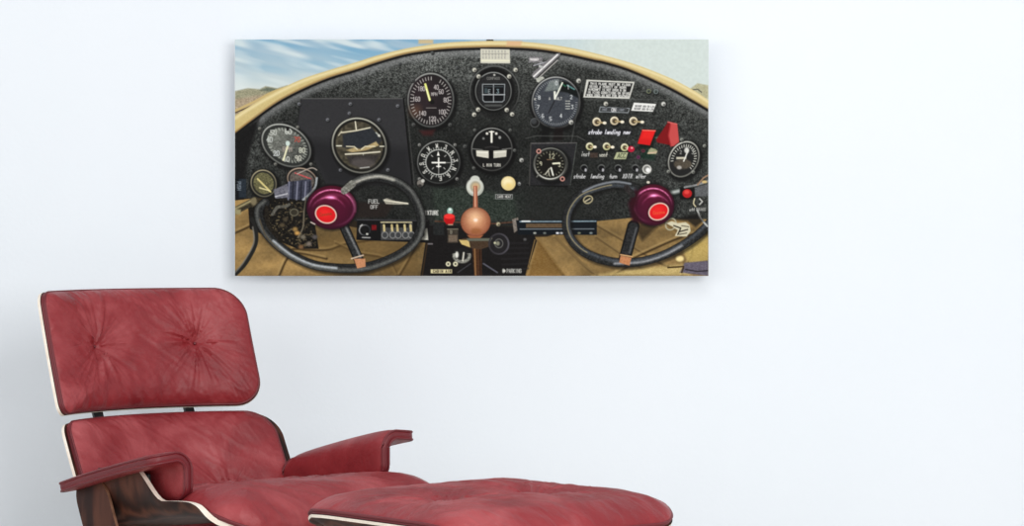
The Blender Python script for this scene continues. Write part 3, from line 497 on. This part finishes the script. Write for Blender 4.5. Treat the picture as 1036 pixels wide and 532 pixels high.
# cream knob and little placard
ell(515.5, 187, 8.8, 8.4, (12, 12, 12), a=.8, aa=1.2); ell(514.2, 185.6, 7.3, 7.2, (222, 200, 138)); ell(513.4, 184.2, 5, 4.6, (242, 228, 182), aa=2); ell(514.5, 187.5, 3, 2.4, (228, 196, 106), a=.6, aa=1.6)
rect(501, 196.5, 518.5, 201.5, (150, 152, 150)); rect(501.8, 197.2, 517.8, 200.9, (14, 14, 14)); text('CARB HEAT', 503, 197.8, 2.3, (214, 214, 208), w=.6, wd=1.05, adv=1.6)
# right radio strip
poly([(522, 223), (604, 222), (604, 238), (524, 237.5)], (12, 18, 24)); rect(532, 226.3, 569, 230.6, (92, 74, 54), tex=12); line([(526, 224.4), (603, 224)], 1.3, (128, 148, 158), tex=30); line([(526, 232), (601, 231.8)], .9, (120, 128, 134)); line([(528, 224), (536, 224)], 1.3, (226, 230, 230))
for x, c in [(541, (170, 170, 160)), (551, (110, 116, 110)), (564, (240, 240, 244)), (568, (190, 190, 190)), (586, (120, 122, 100)), (598, (130, 140, 140))]: ell(x, 236, 1.6, 1.0, c, aa=.6)
# lower-left dials and harness
rect(237, 180, 246, 202, (16, 18, 20)); rect(241, 181, 248.5, 200, (34, 42, 50), tex=12); text('PUSH', 243, 184, 3.6, (130, 140, 150), w=.7, rot=90, wd=1.6)
dial(266, 185.5, 11.5, 12.6, (40, 40, 34), (96, 92, 76), (170, 160, 130), rot=-25, w=1.2); s = box(254, 173, 278, 198); put(s, sm(ellf(s, 266, 185.5, 10, 11, -25)[0])*.7, np.stack([70+NX[s]*110, 68+NX[s]*105, 46+NX[s]*70], -1)); line([(260, 181), (273, 194)], 1.7, (210, 196, 130)); line([(262, 190), (272, 193)], 1.2, (226, 214, 160))
dial(305, 182, 14, 10.5, (44, 40, 38), (110, 96, 84), (180, 160, 140), rot=18, w=1.2); s = box(290, 170, 320, 194); put(s, sm(ellf(s, 305, 182, 12.5, 9, 18)[0])*.6, np.stack([80+NX[s]*90, 72+NX[s]*90, 66+NX[s]*84], -1)); line([(298, 175), (314, 181)], 1.2, (190, 80, 80), tex=30)
poly([(250, 205), (284, 198), (312, 204), (318, 226), (322, 252), (300, 252), (272, 240), (252, 232)], (20, 18, 15), tex=14)
s = box(250, 204, 322, 253); sp = np.clip((vnoise(2.2, 1.8, 41)[s]*.6+NX[s]*.6-.66)*4, 0, 1)*sm(sdpoly(s, [(252, 206), (284, 200), (312, 206), (320, 250), (300, 250), (272, 238)]), 1)
put(s, sp*.7, np.stack([96+60*NL[s], 86+50*NL[s], 66+30*NL[s]], -1))
poly([(291, 184), (314, 181), (316, 199), (311, 203), (290, 201), (286, 196)], (58, 60, 74), tex=20); 
for k_ in range(6): line([(292+k_*4.2, 184), (291+k_*4.2, 202)], 1.3, (26, 28, 38) if k_ % 2 else (132, 134, 152), aa=.6)
poly([(276, 192), (290, 186), (292, 200), (278, 201)], (104, 104, 114), tex=32); line([(278, 199), (290, 196)], 1.2, (190, 190, 196), tex=26)
line(curve([(320, 180), (318, 190), (311, 198), (306, 202)]), 2.0, (150, 156, 158), tex=30); line(curve([(309, 200), (307, 215), (306, 230), (301, 240)]), 1.3, (112, 104, 88)); line(curve([(320, 172), (314, 170), (300, 176)]), 1.0, (170, 160, 150))
line(curve([(275, 217), (280, 210), (288, 209), (292, 207)]), 3.0, (90, 88, 80), tex=26); ell(297, 215, 5, 4, (54, 50, 40), aa=1, a=.9); ring(297, 215, 4, 3.4, 1.0, (104, 100, 84)); 
for x, y, c in [(300, 236, (196, 150, 84)), (298, 232, (150, 120, 70)), (306, 240, (110, 104, 90)), (312, 247, (120, 110, 100)), (285, 228, (80, 70, 52)), (318, 240, (84, 80, 80)), (304, 250, (120, 90, 60)), (288, 222, (70, 62, 48))]: ell(x, y, 2.6, 2.2, c, aa=1.2); 
# control shafts at left edge
line([(236, 214), (258, 203)], 7.5, (52, 46, 34), tex=20); line([(236, 212), (257, 201.5)], 2.2, (160, 148, 108), aa=1, tex=20); ell(256, 204, 3, 4, (120, 110, 84), aa=1); rect(237, 212, 243, 217, (150, 142, 104), aa=.8)
line(curve([(237, 278), (248, 266), (258, 246), (257, 228), (254, 222)]), 4.5, (32, 32, 30)); line(curve([(237, 276), (246, 265), (256, 246), (255, 230)]), 1.1, (134, 130, 120), aa=.7)
poly([(640, 228), (660, 224), (665, 230), (650, 244)], (20, 14, 8), aa=2, a=.6)
# ---- control wheels
def wheel(P, w, lite):
    line([(x+1.5, y+1.5) for x, y in P], w+2.4, (8, 7, 6), a=.55, aa=1.4); line(P, w+.4, (12, 12, 12)); roundbar(P, w-.5, (34, 35, 35), lite, -.2, .3, 20)
LW = curve([(352, 189), (366, 181.5), (382, 179.5), (400, 184), (414, 194), (423, 210), (426, 226), (421, 242), (408, 255), (388, 265), (366, 271), (340, 271.5), (316, 268), (294, 258), (276, 244), (264, 228), (261, 213), (268, 205)])
wheel(LW, 8.8, (118, 120, 116)); line(curve([(276, 244), (294, 258), (316, 268), (340, 271.5)]), 2.2, (178, 184, 188), aa=1, tex=26)
line(curve([(356, 186), (370, 180.5), (384, 178.6), (398, 182)]), 2.6, (176, 174, 164), aa=1.3, tex=30); line(curve([(262, 222), (268, 238), (282, 254)]), 1.0, (84, 74, 56)); line(curve([(269, 210), (271, 228), (284, 244)]), 4, (30, 26, 20), tex=18)
line([(347, 228), (363, 264)], 10, (16, 16, 16)); line([(348, 230), (363, 263)], 7.5, (40, 41, 42), tex=22); line([(349.5, 230), (364, 260)], 1.6, (130, 132, 132), aa=1, tex=26); poly([(357.5, 262), (369, 262), (369.5, 270), (361, 272)], (196, 136, 96), tex=16); line([(355, 262), (367, 258.5)], 1.4, (206, 184, 160))
RW = curve([(650, 194), (638, 188.5), (622, 186), (605, 189.5), (587, 197), (576, 211), (573, 226), (577, 241), (589, 254), (606, 262), (626, 266), (648, 265), (670, 259), (690, 249), (706, 238), (718, 226)])
wheel(RW, 8.6, (84, 90, 98)); line([(x*.985+9.3, y*.97+6.6) for x, y in RW[22:84]], 1.0, (166, 152, 112), a=.75); line(curve([(590, 194), (604, 187.6), (622, 184), (638, 186)]), 1.5, (150, 156, 164), aa=1)
line(curve([(622, 267), (648, 265.6), (670, 259.4), (690, 249)]), 2.0, (160, 162, 166), aa=1.2, tex=20)
ring(595, 202, 4.6, 3.6, 1.3, (170, 160, 126), rot=-25); line([(592, 204), (597, 201)], 1.2, (190, 180, 150))
line([(641, 229), (632.5, 261)], 12.5, (14, 14, 14)); line([(641, 230), (633.5, 257)], 9.5, (36, 37, 38), tex=20); line([(644, 231), (637, 256)], 1.4, (92, 94, 96), aa=1); poly([(628, 259), (639, 261), (637, 269), (626.5, 266)], (190, 128, 86), tex=16); line([(628, 258), (639.5, 260)], 1.4, (206, 160, 110))
# right yoke arm, little red button, tag clip
line([(672, 200), (692, 192)], 8, (30, 34, 32)); line([(676, 196), (688, 193)], 3.6, (172, 178, 174), aa=1.3); rect(688, 190, 703, 202, (14, 12, 12), aa=.8); ell(695.5, 195.8, 4.8, 4.4, (178, 28, 30)); ell(695, 194.4, 2.6, 2, (222, 70, 64), aa=1)
poly([(703, 190), (717, 186), (717, 198), (704, 200)], (90, 92, 94), tex=22); line([(693, 189.5), (706, 187), (717, 183)], 2.0, (130, 132, 132), tex=20); line([(706, 187), (712, 180), (717, 177)], 1.5, (150, 120, 96)); ell(713, 184, 2.6, 1.4, (206, 180, 120), aa=.7)
ring(707, 204, 4.6, 5, 1.0, (40, 40, 40)); line(curve([(703, 201), (702, 206), (704, 209)]), 1.2, (206, 196, 160)); line([(708, 201), (711, 204), (708, 207)], 1.1, (196, 196, 190)); text('off', 698, 210.6, 3.0, (190, 190, 186), w=.7, wd=1.1, adv=1.8); text('BRAKE', 705, 210.6, 2.6, (170, 170, 166), w=.7, wd=1.2, adv=2)
line(curve([(706, 213), (709, 221), (716, 229)]), 1.8, (176, 178, 174))
poly([(676, 222), (696, 224), (704, 230), (712, 224), (706, 216), (690, 220)], (16, 14, 12), aa=1.5, a=.8)
ring(679, 227, 5, 6, 1.3, (170, 166, 140), rot=30); poly([(674, 226), (680, 224), (686, 226), (694, 225), (698, 228), (699, 234), (695, 239.5), (683, 239), (686, 233), (680, 229)], (206, 200, 172)); line([(682, 228.5), (689, 231), (686, 237.5)], 1.3, (34, 28, 20)); line([(688, 234.6), (696, 232.4)], 1.3, (50, 42, 34)); line([(687.5, 237.4), (695, 236)], .9, (50, 42, 34)); line([(690, 228.6), (697, 229.6)], .9, (80, 70, 56))
# ---- maroon hubs with red badge
def hub(cx, cy, rx, ry, bx, by, brx, bry, brot, sx):
    s = box(cx-rx-4, cy-ry-4, cx+rx+4, cy+ry+4); d, u, v = ellf(s, cx, cy, rx, ry)
    put(s, sm(d-1.6, 1.6)*.7, (10, 8, 8))
    e = np.clip(1-(u*u+v*v), 0, 1)**.5
    col = np.stack([40+40*e+16*np.clip(-v, 0, 1), 6+8*e, 24+18*e], -1)
    r1, r2, r3 = np.hypot(u, v-.10), np.hypot(u+.12*sx, v-.22), np.hypot(u-.1*sx, v-.02)
    up = np.clip(-v+.05, 0, 1); wob = .6+.8*NX[s]
    k = 1.5*np.exp(-((u+.02*sx)**2/.035+(v+.46)**2/.006))+1.5*np.exp(-((r1-.90)/.035)**2)*up*wob+1.1*np.exp(-((r2-.68)/.04)**2)*up*wob+.45*np.exp(-((r3-.80)/.05)**2)*np.clip(u*sx, 0, 1)+.35*np.exp(-((r3-.62)/.06)**2)*np.clip(-v, 0, 1)
    col = col+k[..., None]*np.array([120, 88, 106]); put(s, sm(d), np.clip(col, 0, 245))
    ell(bx, by, brx+1.5, bry+1.5, (60, 8, 24), brot, aa=1.2, a=.8); ell(bx, by, brx, bry, (222, 196, 180), brot); ell(bx, by, brx-1.3, bry-1.3, (214, 24, 30), brot); ell(bx-1, by-1, brx*.5, bry*.5, (236, 44, 40), brot, aa=2.5, a=.7)
    return cx, cy
hub(335, 210, 25.5, 22.2, 329.2, 217, 11.3, 9.3, 20, 1); ctext('Cessna', 329, 216.5, 3.2, (120, 70, 30), w=.7, wd=1.3, adv=2.0, rot=-8, a=.7)
line(curve([(352, 196), (358, 204), (359, 214)]), 1.6, (150, 96, 116), a=.5, aa=1.2); line([(348, 193), (356, 186)], 7.4, (120, 120, 112), tex=46); line([(314, 225), (318, 227)], 1.2, (206, 190, 180))
hub(661, 207.5, 21.5, 21, 666.6, 214.2, 10.8, 8.8, -24, -1); ctext('Cessna', 666.8, 215, 3.0, (226, 120, 60), w=.6, wd=1.3, adv=2.0, rot=-6, a=.7)
poly([(636, 206), (643, 192), (647, 197), (642, 212), (650, 226), (640, 224)], (46, 8, 20), aa=2); ell(656, 184.5, 1.7, 1.3, (214, 206, 190))
line([(640, 197), (634, 190)], 6, (40, 36, 36), tex=20)
# edge darkening of highlights: overall clamp
IMG = np.clip(IMG, .02, .97)
INK = .93

# ---------------------------------------------------------------- the print on the wall
PY = -.062                                    # front of the print: it stands 6 cm off the wall
k_ = (D_CAM+PY)/F_PX; PX0, PX1 = (237.4-518)*k_, (717-518)*k_; PZ1, PZ0 = H_CAM-(39.6-220)*k_, H_CAM-(279.4-220)*k_
pr = empty('wall_print', ((PX0+PX1)/2, 0, (PZ0+PZ1)/2), 0, 'wide frameless wall print showing an old aeroplane cockpit with two steering yokes', 'picture')
pw, ph = (PX1-PX0)/2, (PZ1-PZ0)/2
boxm('backing_panel', (0, PY+.0045, 0), (pw, .0042, ph), PANEL, pr, bev=.0012)
boxm('hanging_frame', (0, PY/2+.0045, 0), (pw*.62, -PY/2-.0045, ph*.55), PANEL, pr, bev=.001)
LIN = np.where(IMG <= .04045, IMG/12.92, ((IMG+.055)/1.055)**2.4)*INK
gx, gz = np.meshgrid(np.linspace(-pw+.0008, pw-.0008, NW+1), np.linspace(ph-.0008, -ph+.0008, NH+1))
nv_ = (NW+1)*(NH+1); co = np.stack([gx, np.full_like(gx, PY-.0004), gz], -1).reshape(-1, 3)
ii, jj = np.meshgrid(np.arange(NW), np.arange(NH)); q0 = (jj*(NW+1)+ii).ravel()
quads = np.stack([q0, q0+NW+1, q0+NW+2, q0+1], -1).astype(np.int32)
me = bpy.data.meshes.new('printed_face'); me.vertices.add(nv_); me.vertices.foreach_set('co', co.ravel())
me.loops.add(quads.size); me.loops.foreach_set('vertex_index', quads.ravel()); me.polygons.add(len(quads)); me.polygons.foreach_set('loop_start', np.arange(0, quads.size, 4, dtype=np.int32))
me.update(calc_edges=True); me.validate()
at_ = me.attributes.new('ink', 'FLOAT_COLOR', 'POINT')
pad = np.pad(LIN, ((1, 1), (1, 1), (0, 0)), mode='edge'); vc = (pad[:-1, :-1]+pad[1:, :-1]+pad[:-1, 1:]+pad[1:, 1:])/4
at_.data.foreach_set('color', np.concatenate([vc, np.ones(vc.shape[:2]+(1,))], -1).astype(np.float32).ravel())
me.materials.append(PRINT); pf = bpy.data.objects.new('printed_face', me); COL.objects.link(pf); pf.parent = pr
pf['label'] = 'photograph of a black aeroplane instrument panel'

# ---------------------------------------------------------------- lounge chair: local x = across, local y = -forward
YAW = math.radians(40)
def vec(a, b, z): return np.stack([a+0*b, -b+0*a, z+0*a], -1)
def nz(x, y, seed): return vnoise(1., 1., seed, np.asarray(x, float)+300, np.asarray(y, float)+300)-.5
def bent(cb, cz, rec, Rc, wrap=0., vcurve=0.):
    """surface of a backrest shell: centre (b, z), reclined, curved round the sitter"""
    r_ = math.radians(rec); sn, cs = math.sin(r_), math.cos(r_)
    def fn(s, t):
        a = Rc*np.sin(s/Rc); f = Rc*(1-np.cos(s/Rc))*(1+wrap*np.clip(-t/.15, 0, 1.6))
        return vec(a, cb-t*sn+f+vcurve*t*t, cz+t*cs)
    return fn
def ridge(x, y, seed):
    """sharp creases between soft swells"""
    return .5-np.abs(nz(x, y, seed))*3.2
def creased(T0, tufts, seed, dent=.018, base=.006, pucker=.0052, soft=3.2, fold=.0072, reach=.10, w=.3, h=.14, lean=.0, wide=.030):
    def top(S, T, M):
        z = base+T0*(1-np.clip(M, 0, 1)**soft)**.62
        for q, (x, y) in enumerate(tufts):
            dx, dy = S-x, T-y; r_ = np.hypot(dx, dy)+1e-6; th = np.arctan2(dy, dx)
            z = z-dent*.45*np.exp(-(r_/(wide*.35))**1.3)-dent*.6*np.exp(-(r_/wide)**1.5)-dent*.35*np.exp(-(r_/(wide*2.8))**2)
            cx_, sy_ = np.cos(th), np.sin(th)
            w1 = nz(cx_*4.5+q*9+r_*5, sy_*4.5+r_*4, seed+q)*1.6+.5*ridge(cx_*7.5+r_*7, sy_*7.5+q*5+r_*5, seed+7+q)+.42*ridge(cx_*17+r_*9, sy_*17+q*5+r_*9, seed+9+q)
            z = z+fold*w1*np.exp(-(r_/reach)**1.5)*np.clip(r_/.025, 0, 1)
        ex, ey = w-np.abs(S), h-np.abs(T)
        z = z+pucker*(1.3*nz(S*48+T*lean*80, T*7, seed+21)+.5*ridge(S*85+T*40, T*14, seed+23))*np.exp(-np.clip(ey, 0, 1)/.045)*np.clip(ey/.008, 0, 1)
        z = z+pucker*(1.1*nz(T*50, S*7, seed+22)+.4*ridge(T*80+S*20, S*14, seed+24))*np.exp(-np.clip(ex, 0, 1)/.035)*np.clip(ex/.008, 0, 1)
        z = z+0.0018*ridge(S*34+T*44, T*12-S*9, seed+31)*(1-M**6)+.005*nz(S*9, T*9, seed+32)*(1-M**4)
        return z
    return top
flat = lambda k: (lambda S, T, M: np.full_like(S, k))

chair = empty('lounge_chair', (-.65, -.73, 0), YAW, 'red leather lounge chair with headrest, padded armrests and dark wood shells with pale edges', 'chair')
CUSH = [LEATHER, SEAM]; SHELL = [WOOD, EDGE]
# headrest
HR = (.030, .070)
hf = bent(-.362, .700, 19, .44, 0, .15)
hs = slab('headrest_shell', hf, .299, .1435, HR, flat(.0), lambda S, T, M: .0065+.014*(1-np.clip(M, 0, 1)**8), SHELL, chair, 60, 34, rim=1)
slab('headrest_lining', hf, .280, .128, (.03, .07), flat(.004), flat(-.0004), [BACK, BACK], hs, 30, 20)
hc = slab('headrest_cushion', hf, .297, .142, HR, creased(.036, [(-.130, .0), (.156, .004)], 50, w=.297, h=.142, soft=4.5, base=.009), flat(-.001), CUSH, chair, 190, 110, rim=1)
piping(hf, .2965, .1415, HR, .0095, .0030, hc)
for x in (-.130, .156):
    P, N = frame(hf, np.array([x]), np.array([.003])); p = P[0]+N[0]*.0235
    bt = lathe('pinch_shade', [(.0005, .002), (.0025, .0018), (.0035, .0008), (.0036, -.002)], SEAM, hc, 16); bt.location = p  # dark disc added as the shade in the tuft's pinch, no button
    bt.rotation_euler = Vector(N[0]).to_track_quat('Z', 'Y').to_euler()
# back
BR = (.028, .062)
bf = bent(-.222, (.423), 30, .46, 0, .2)
bfs = bent(-.222+.013, .423-.022, 30, .46, 0, .2)
bs = slab('back_shell', bfs, .312, .170, (.028, .062), flat(.0), flat(.0065), SHELL, chair, 60, 40, rim=1)
bc = slab('back_cushion', bf, .298, .145, BR, creased(.040, [(-.13, -.085), (.13, -.085)], 80, w=.298, h=.145, soft=4.5, base=.009), flat(-.001), CUSH, chair, 190, 110, rim=1)
piping(bf, .2975, .1445, BR, .0095, .0030, bc)
# seat
def smooth(x, a, b_): t = np.clip((x-a)/(b_-a), 0, 1); return t*t*(3-2*t)
def seatfn(lips):
    def fn(s, t):                                       # t = forward offset from the seat centre
        b_ = t+.182; sn = s/.36; k = np.clip((np.abs(sn)-.76)/.24, 0, 1); a = np.sign(sn)*(.262*np.clip(np.abs(sn)/.76, 0, 1)+.040*np.sin(k*math.pi/2))
        z = .322+.060*smooth(b_, -.2, .36)-.9*np.clip(b_-.36, 0, 1)**2*2.2+.016*(a/.3)**2
        if lips: z = z+(1-np.cos(k*math.pi/2))*(.022*(1-smooth(b_, .38, .45))+.080*(1-smooth(b_, .13, .258))*(.35+.65*smooth(b_, -.12, .15)))
        return vec(a, b_, z)
    return lambda s, t: fn(s, -t)                       # keeps the normal pointing up
sf, sc_ = seatfn(True), seatfn(False)
ss = slab('seat_shell', sf, .36, .276, .12, flat(.0), flat(.011), SHELL, chair, 60, 48, rim=1)
def cushfn(s, t):
    wd = .268+.028*smooth(-t+.17, .20, .31); p = sc_(s*0, t-.010); p[..., 0] = s/.26*wd; p[..., 2] += .016*(p[..., 0]/.3)**2; return p
st_ = slab('seat_cushion', cushfn, .26, .292, .08, creased(.066, [(-.11, -.02), (.11, -.02)], 110, dent=.014, soft=5, w=.26, h=.292, fold=.006, reach=.13, lean=.6, wide=.05), flat(-.001), CUSH, chair, 190, 150, rim=1)
piping(cushfn, .2595, .2915, .08, .007, .0035, st_)
for sg in (-1, 1):                                       # back shell's side cheeks that wrap round the seat
    def cheek(s, t, sg=sg):
        c_, n_ = math.cos(math.radians(27)), math.sin(math.radians(27)); k = 1 if sg < 0 else -1
        return vec(sg*(.312-.25*t*t+0*s), .004-k*s*c_-t*n_, .366-k*s*n_*.3+t*c_)
    sp = slab('side_cheek', cheek, .072, .090, .062, flat(.0), flat(.0065), [WOOD, TAN], chair, 20, 24, rim=1)
# arms
def armfn(sg):
    def fn(s, t):                                       # s along the arm (-rear .. +front), t over the profile (- inside foot .. + outer lip)
        L = t+.087                                      # arc length from the inner foot (0) to the lip (.17)
        R = .032; q = np.clip((L-.062)/(R*math.pi/2), 0, 1)*math.pi/2
        da = R*(1-np.cos(q))+np.clip(L-.062-R*math.pi/2, 0, 1); dz = -.062-R+np.clip(L, -1, .062)+R*np.sin(q)-.10*np.clip(L-.11, 0, 1)
        b_ = .080+s; z = .477+sg*.009+.225*s-.10*s*s
        return vec(sg*(.259+da), b_-.10*np.clip(da-.05, 0, 1), z+dz*(1+.0*s))
    return fn if sg < 0 else (lambda s, t: fn(-s, t))
armth = lambda k: (lambda S, T, M: k*(1-np.clip(M, 0, 1)**8)**.5+.0045)
for sg in (-1, 1):
    af = armfn(sg)
    ar = slab('armrest', af, .190, .081, .022, armth(.0105), armth(.0105), [LEATHER, SEAM], chair, 70, 40, rim=1)
    for l_ in (.0085, -.0085): piping(af, .1895, .0805, .022, l_, .0028, ar, 160)
    ar['label'] = 'red padded armrest curling outwards over the seat side'
    for b_ in (-.02, .14):                              # steel tabs that carry the arm pad on the shell
        boxm('arm_bracket', (sg*.284, -b_, .445), (.004, .020, .018), BLACK, ar)
# joining bars between headrest and back
for x in (-.125, .125):
    P1 = hf(np.array([x]), np.array([-.09]))[0]+np.array([0, .020, -.004]); P2 = hf(np.array([x]), np.array([-.15]))[0]+np.array([0, .014, -.003]); P3 = bf(np.array([x]), np.array([.10]))[0]+np.array([0, .022, -.012])
    pts = [P1, P2, (P2+P3)/2+np.array([0, .001, 0]), P3]; V = []; 
    for p in pts:
        for dx, dy in ((-.0125, -.004), (.0125, -.004), (.0125, .004), (-.0125, .004)): V.append(p+np.array([dx, dy, 0]))
    F = [(i*4+k, i*4+(k+1) % 4, i*4+4+(k+1) % 4, i*4+4+k) for i in range(3) for k in range(4)]+[(3, 2, 1, 0), (12, 13, 14, 15)]
    link('spine_bar', V, F, [BLACK], chair, smooth=False)
def star(parent, n, R, zc, ht):
    lathe('column', [(.030, .085), (.030, .10), (.021, .11), (.021, zc-.03), (.05, zc-.02), (.055, zc)], BLACK, parent).location = (0, -ht, 0)
    for k in range(n):
        t = 2*math.pi*k/n+.3; c, s_ = math.cos(t), math.sin(t); V = []
        for d, hw, z0, z1 in ((0, .026, .078, .108), (.08, .022, .072, .100), (R*.6, .018, .046, .072), (R, .014, .018, .042)):
            for sx, z in ((-1, z0), (1, z0), (.55, z1), (-.55, z1)): V.append((c*d-s_*hw*sx, s_*d+c*hw*sx-ht, z))
        F = [(i*4+q, i*4+(q+1) % 4, i*4+4+(q+1) % 4, i*4+4+q) for i in range(3) for q in range(4)]+[(3, 2, 1, 0), (12, 13, 14, 15)]
        lg = link('leg', V, F, [ALU], parent, smooth=False); bv = lg.modifiers.new('bevel', 'BEVEL'); bv.width = .004; bv.segments = 2
        gl = lathe('glide', [(.014, 0), (.016, .004), (.016, .012), (.008, .020)], BLACK, lg, 20); gl.location = (c*(R-.015), s_*(R-.015)-ht, 0)
star(chair, 5, .30, .312, .06)

# ---------------------------------------------------------------- ottoman
OT = .945
ox, oy = -.65+math.sin(YAW)*OT, -.73-math.cos(YAW)*OT
ott = empty('ottoman', (ox, oy, 0), YAW, 'red leather ottoman with dimpled top on dark wood shell in front of the chair', 'ottoman')
def ofn(s, t):
    b_ = -t; z = .428-.30*np.clip(np.abs(b_)-.20, 0, 1)-.5*np.clip(np.abs(b_)-.13, 0, 1)**2
    return vec(s, b_, z)
os_ = slab('ottoman_shell', ofn, .292, .262, .085, flat(.0), lambda S, T, M: .006+.075*(1-M**3), SHELL, ott, 48, 44, rim=1)
oc = slab('ottoman_cushion', ofn, .289, .259, .083, creased(.042, [(-.125, -.02), (.085, -.03)], 140, dent=.030, soft=3.6, base=.008, w=.289, h=.259, fold=.0065, reach=.13, lean=.3, pucker=.003, wide=.042), flat(-.001), CUSH, ott, 200, 170, rim=1)
piping(ofn, .2885, .2585, .083, .008, .0035, oc)
star(ott, 4, .27, .335, .0)
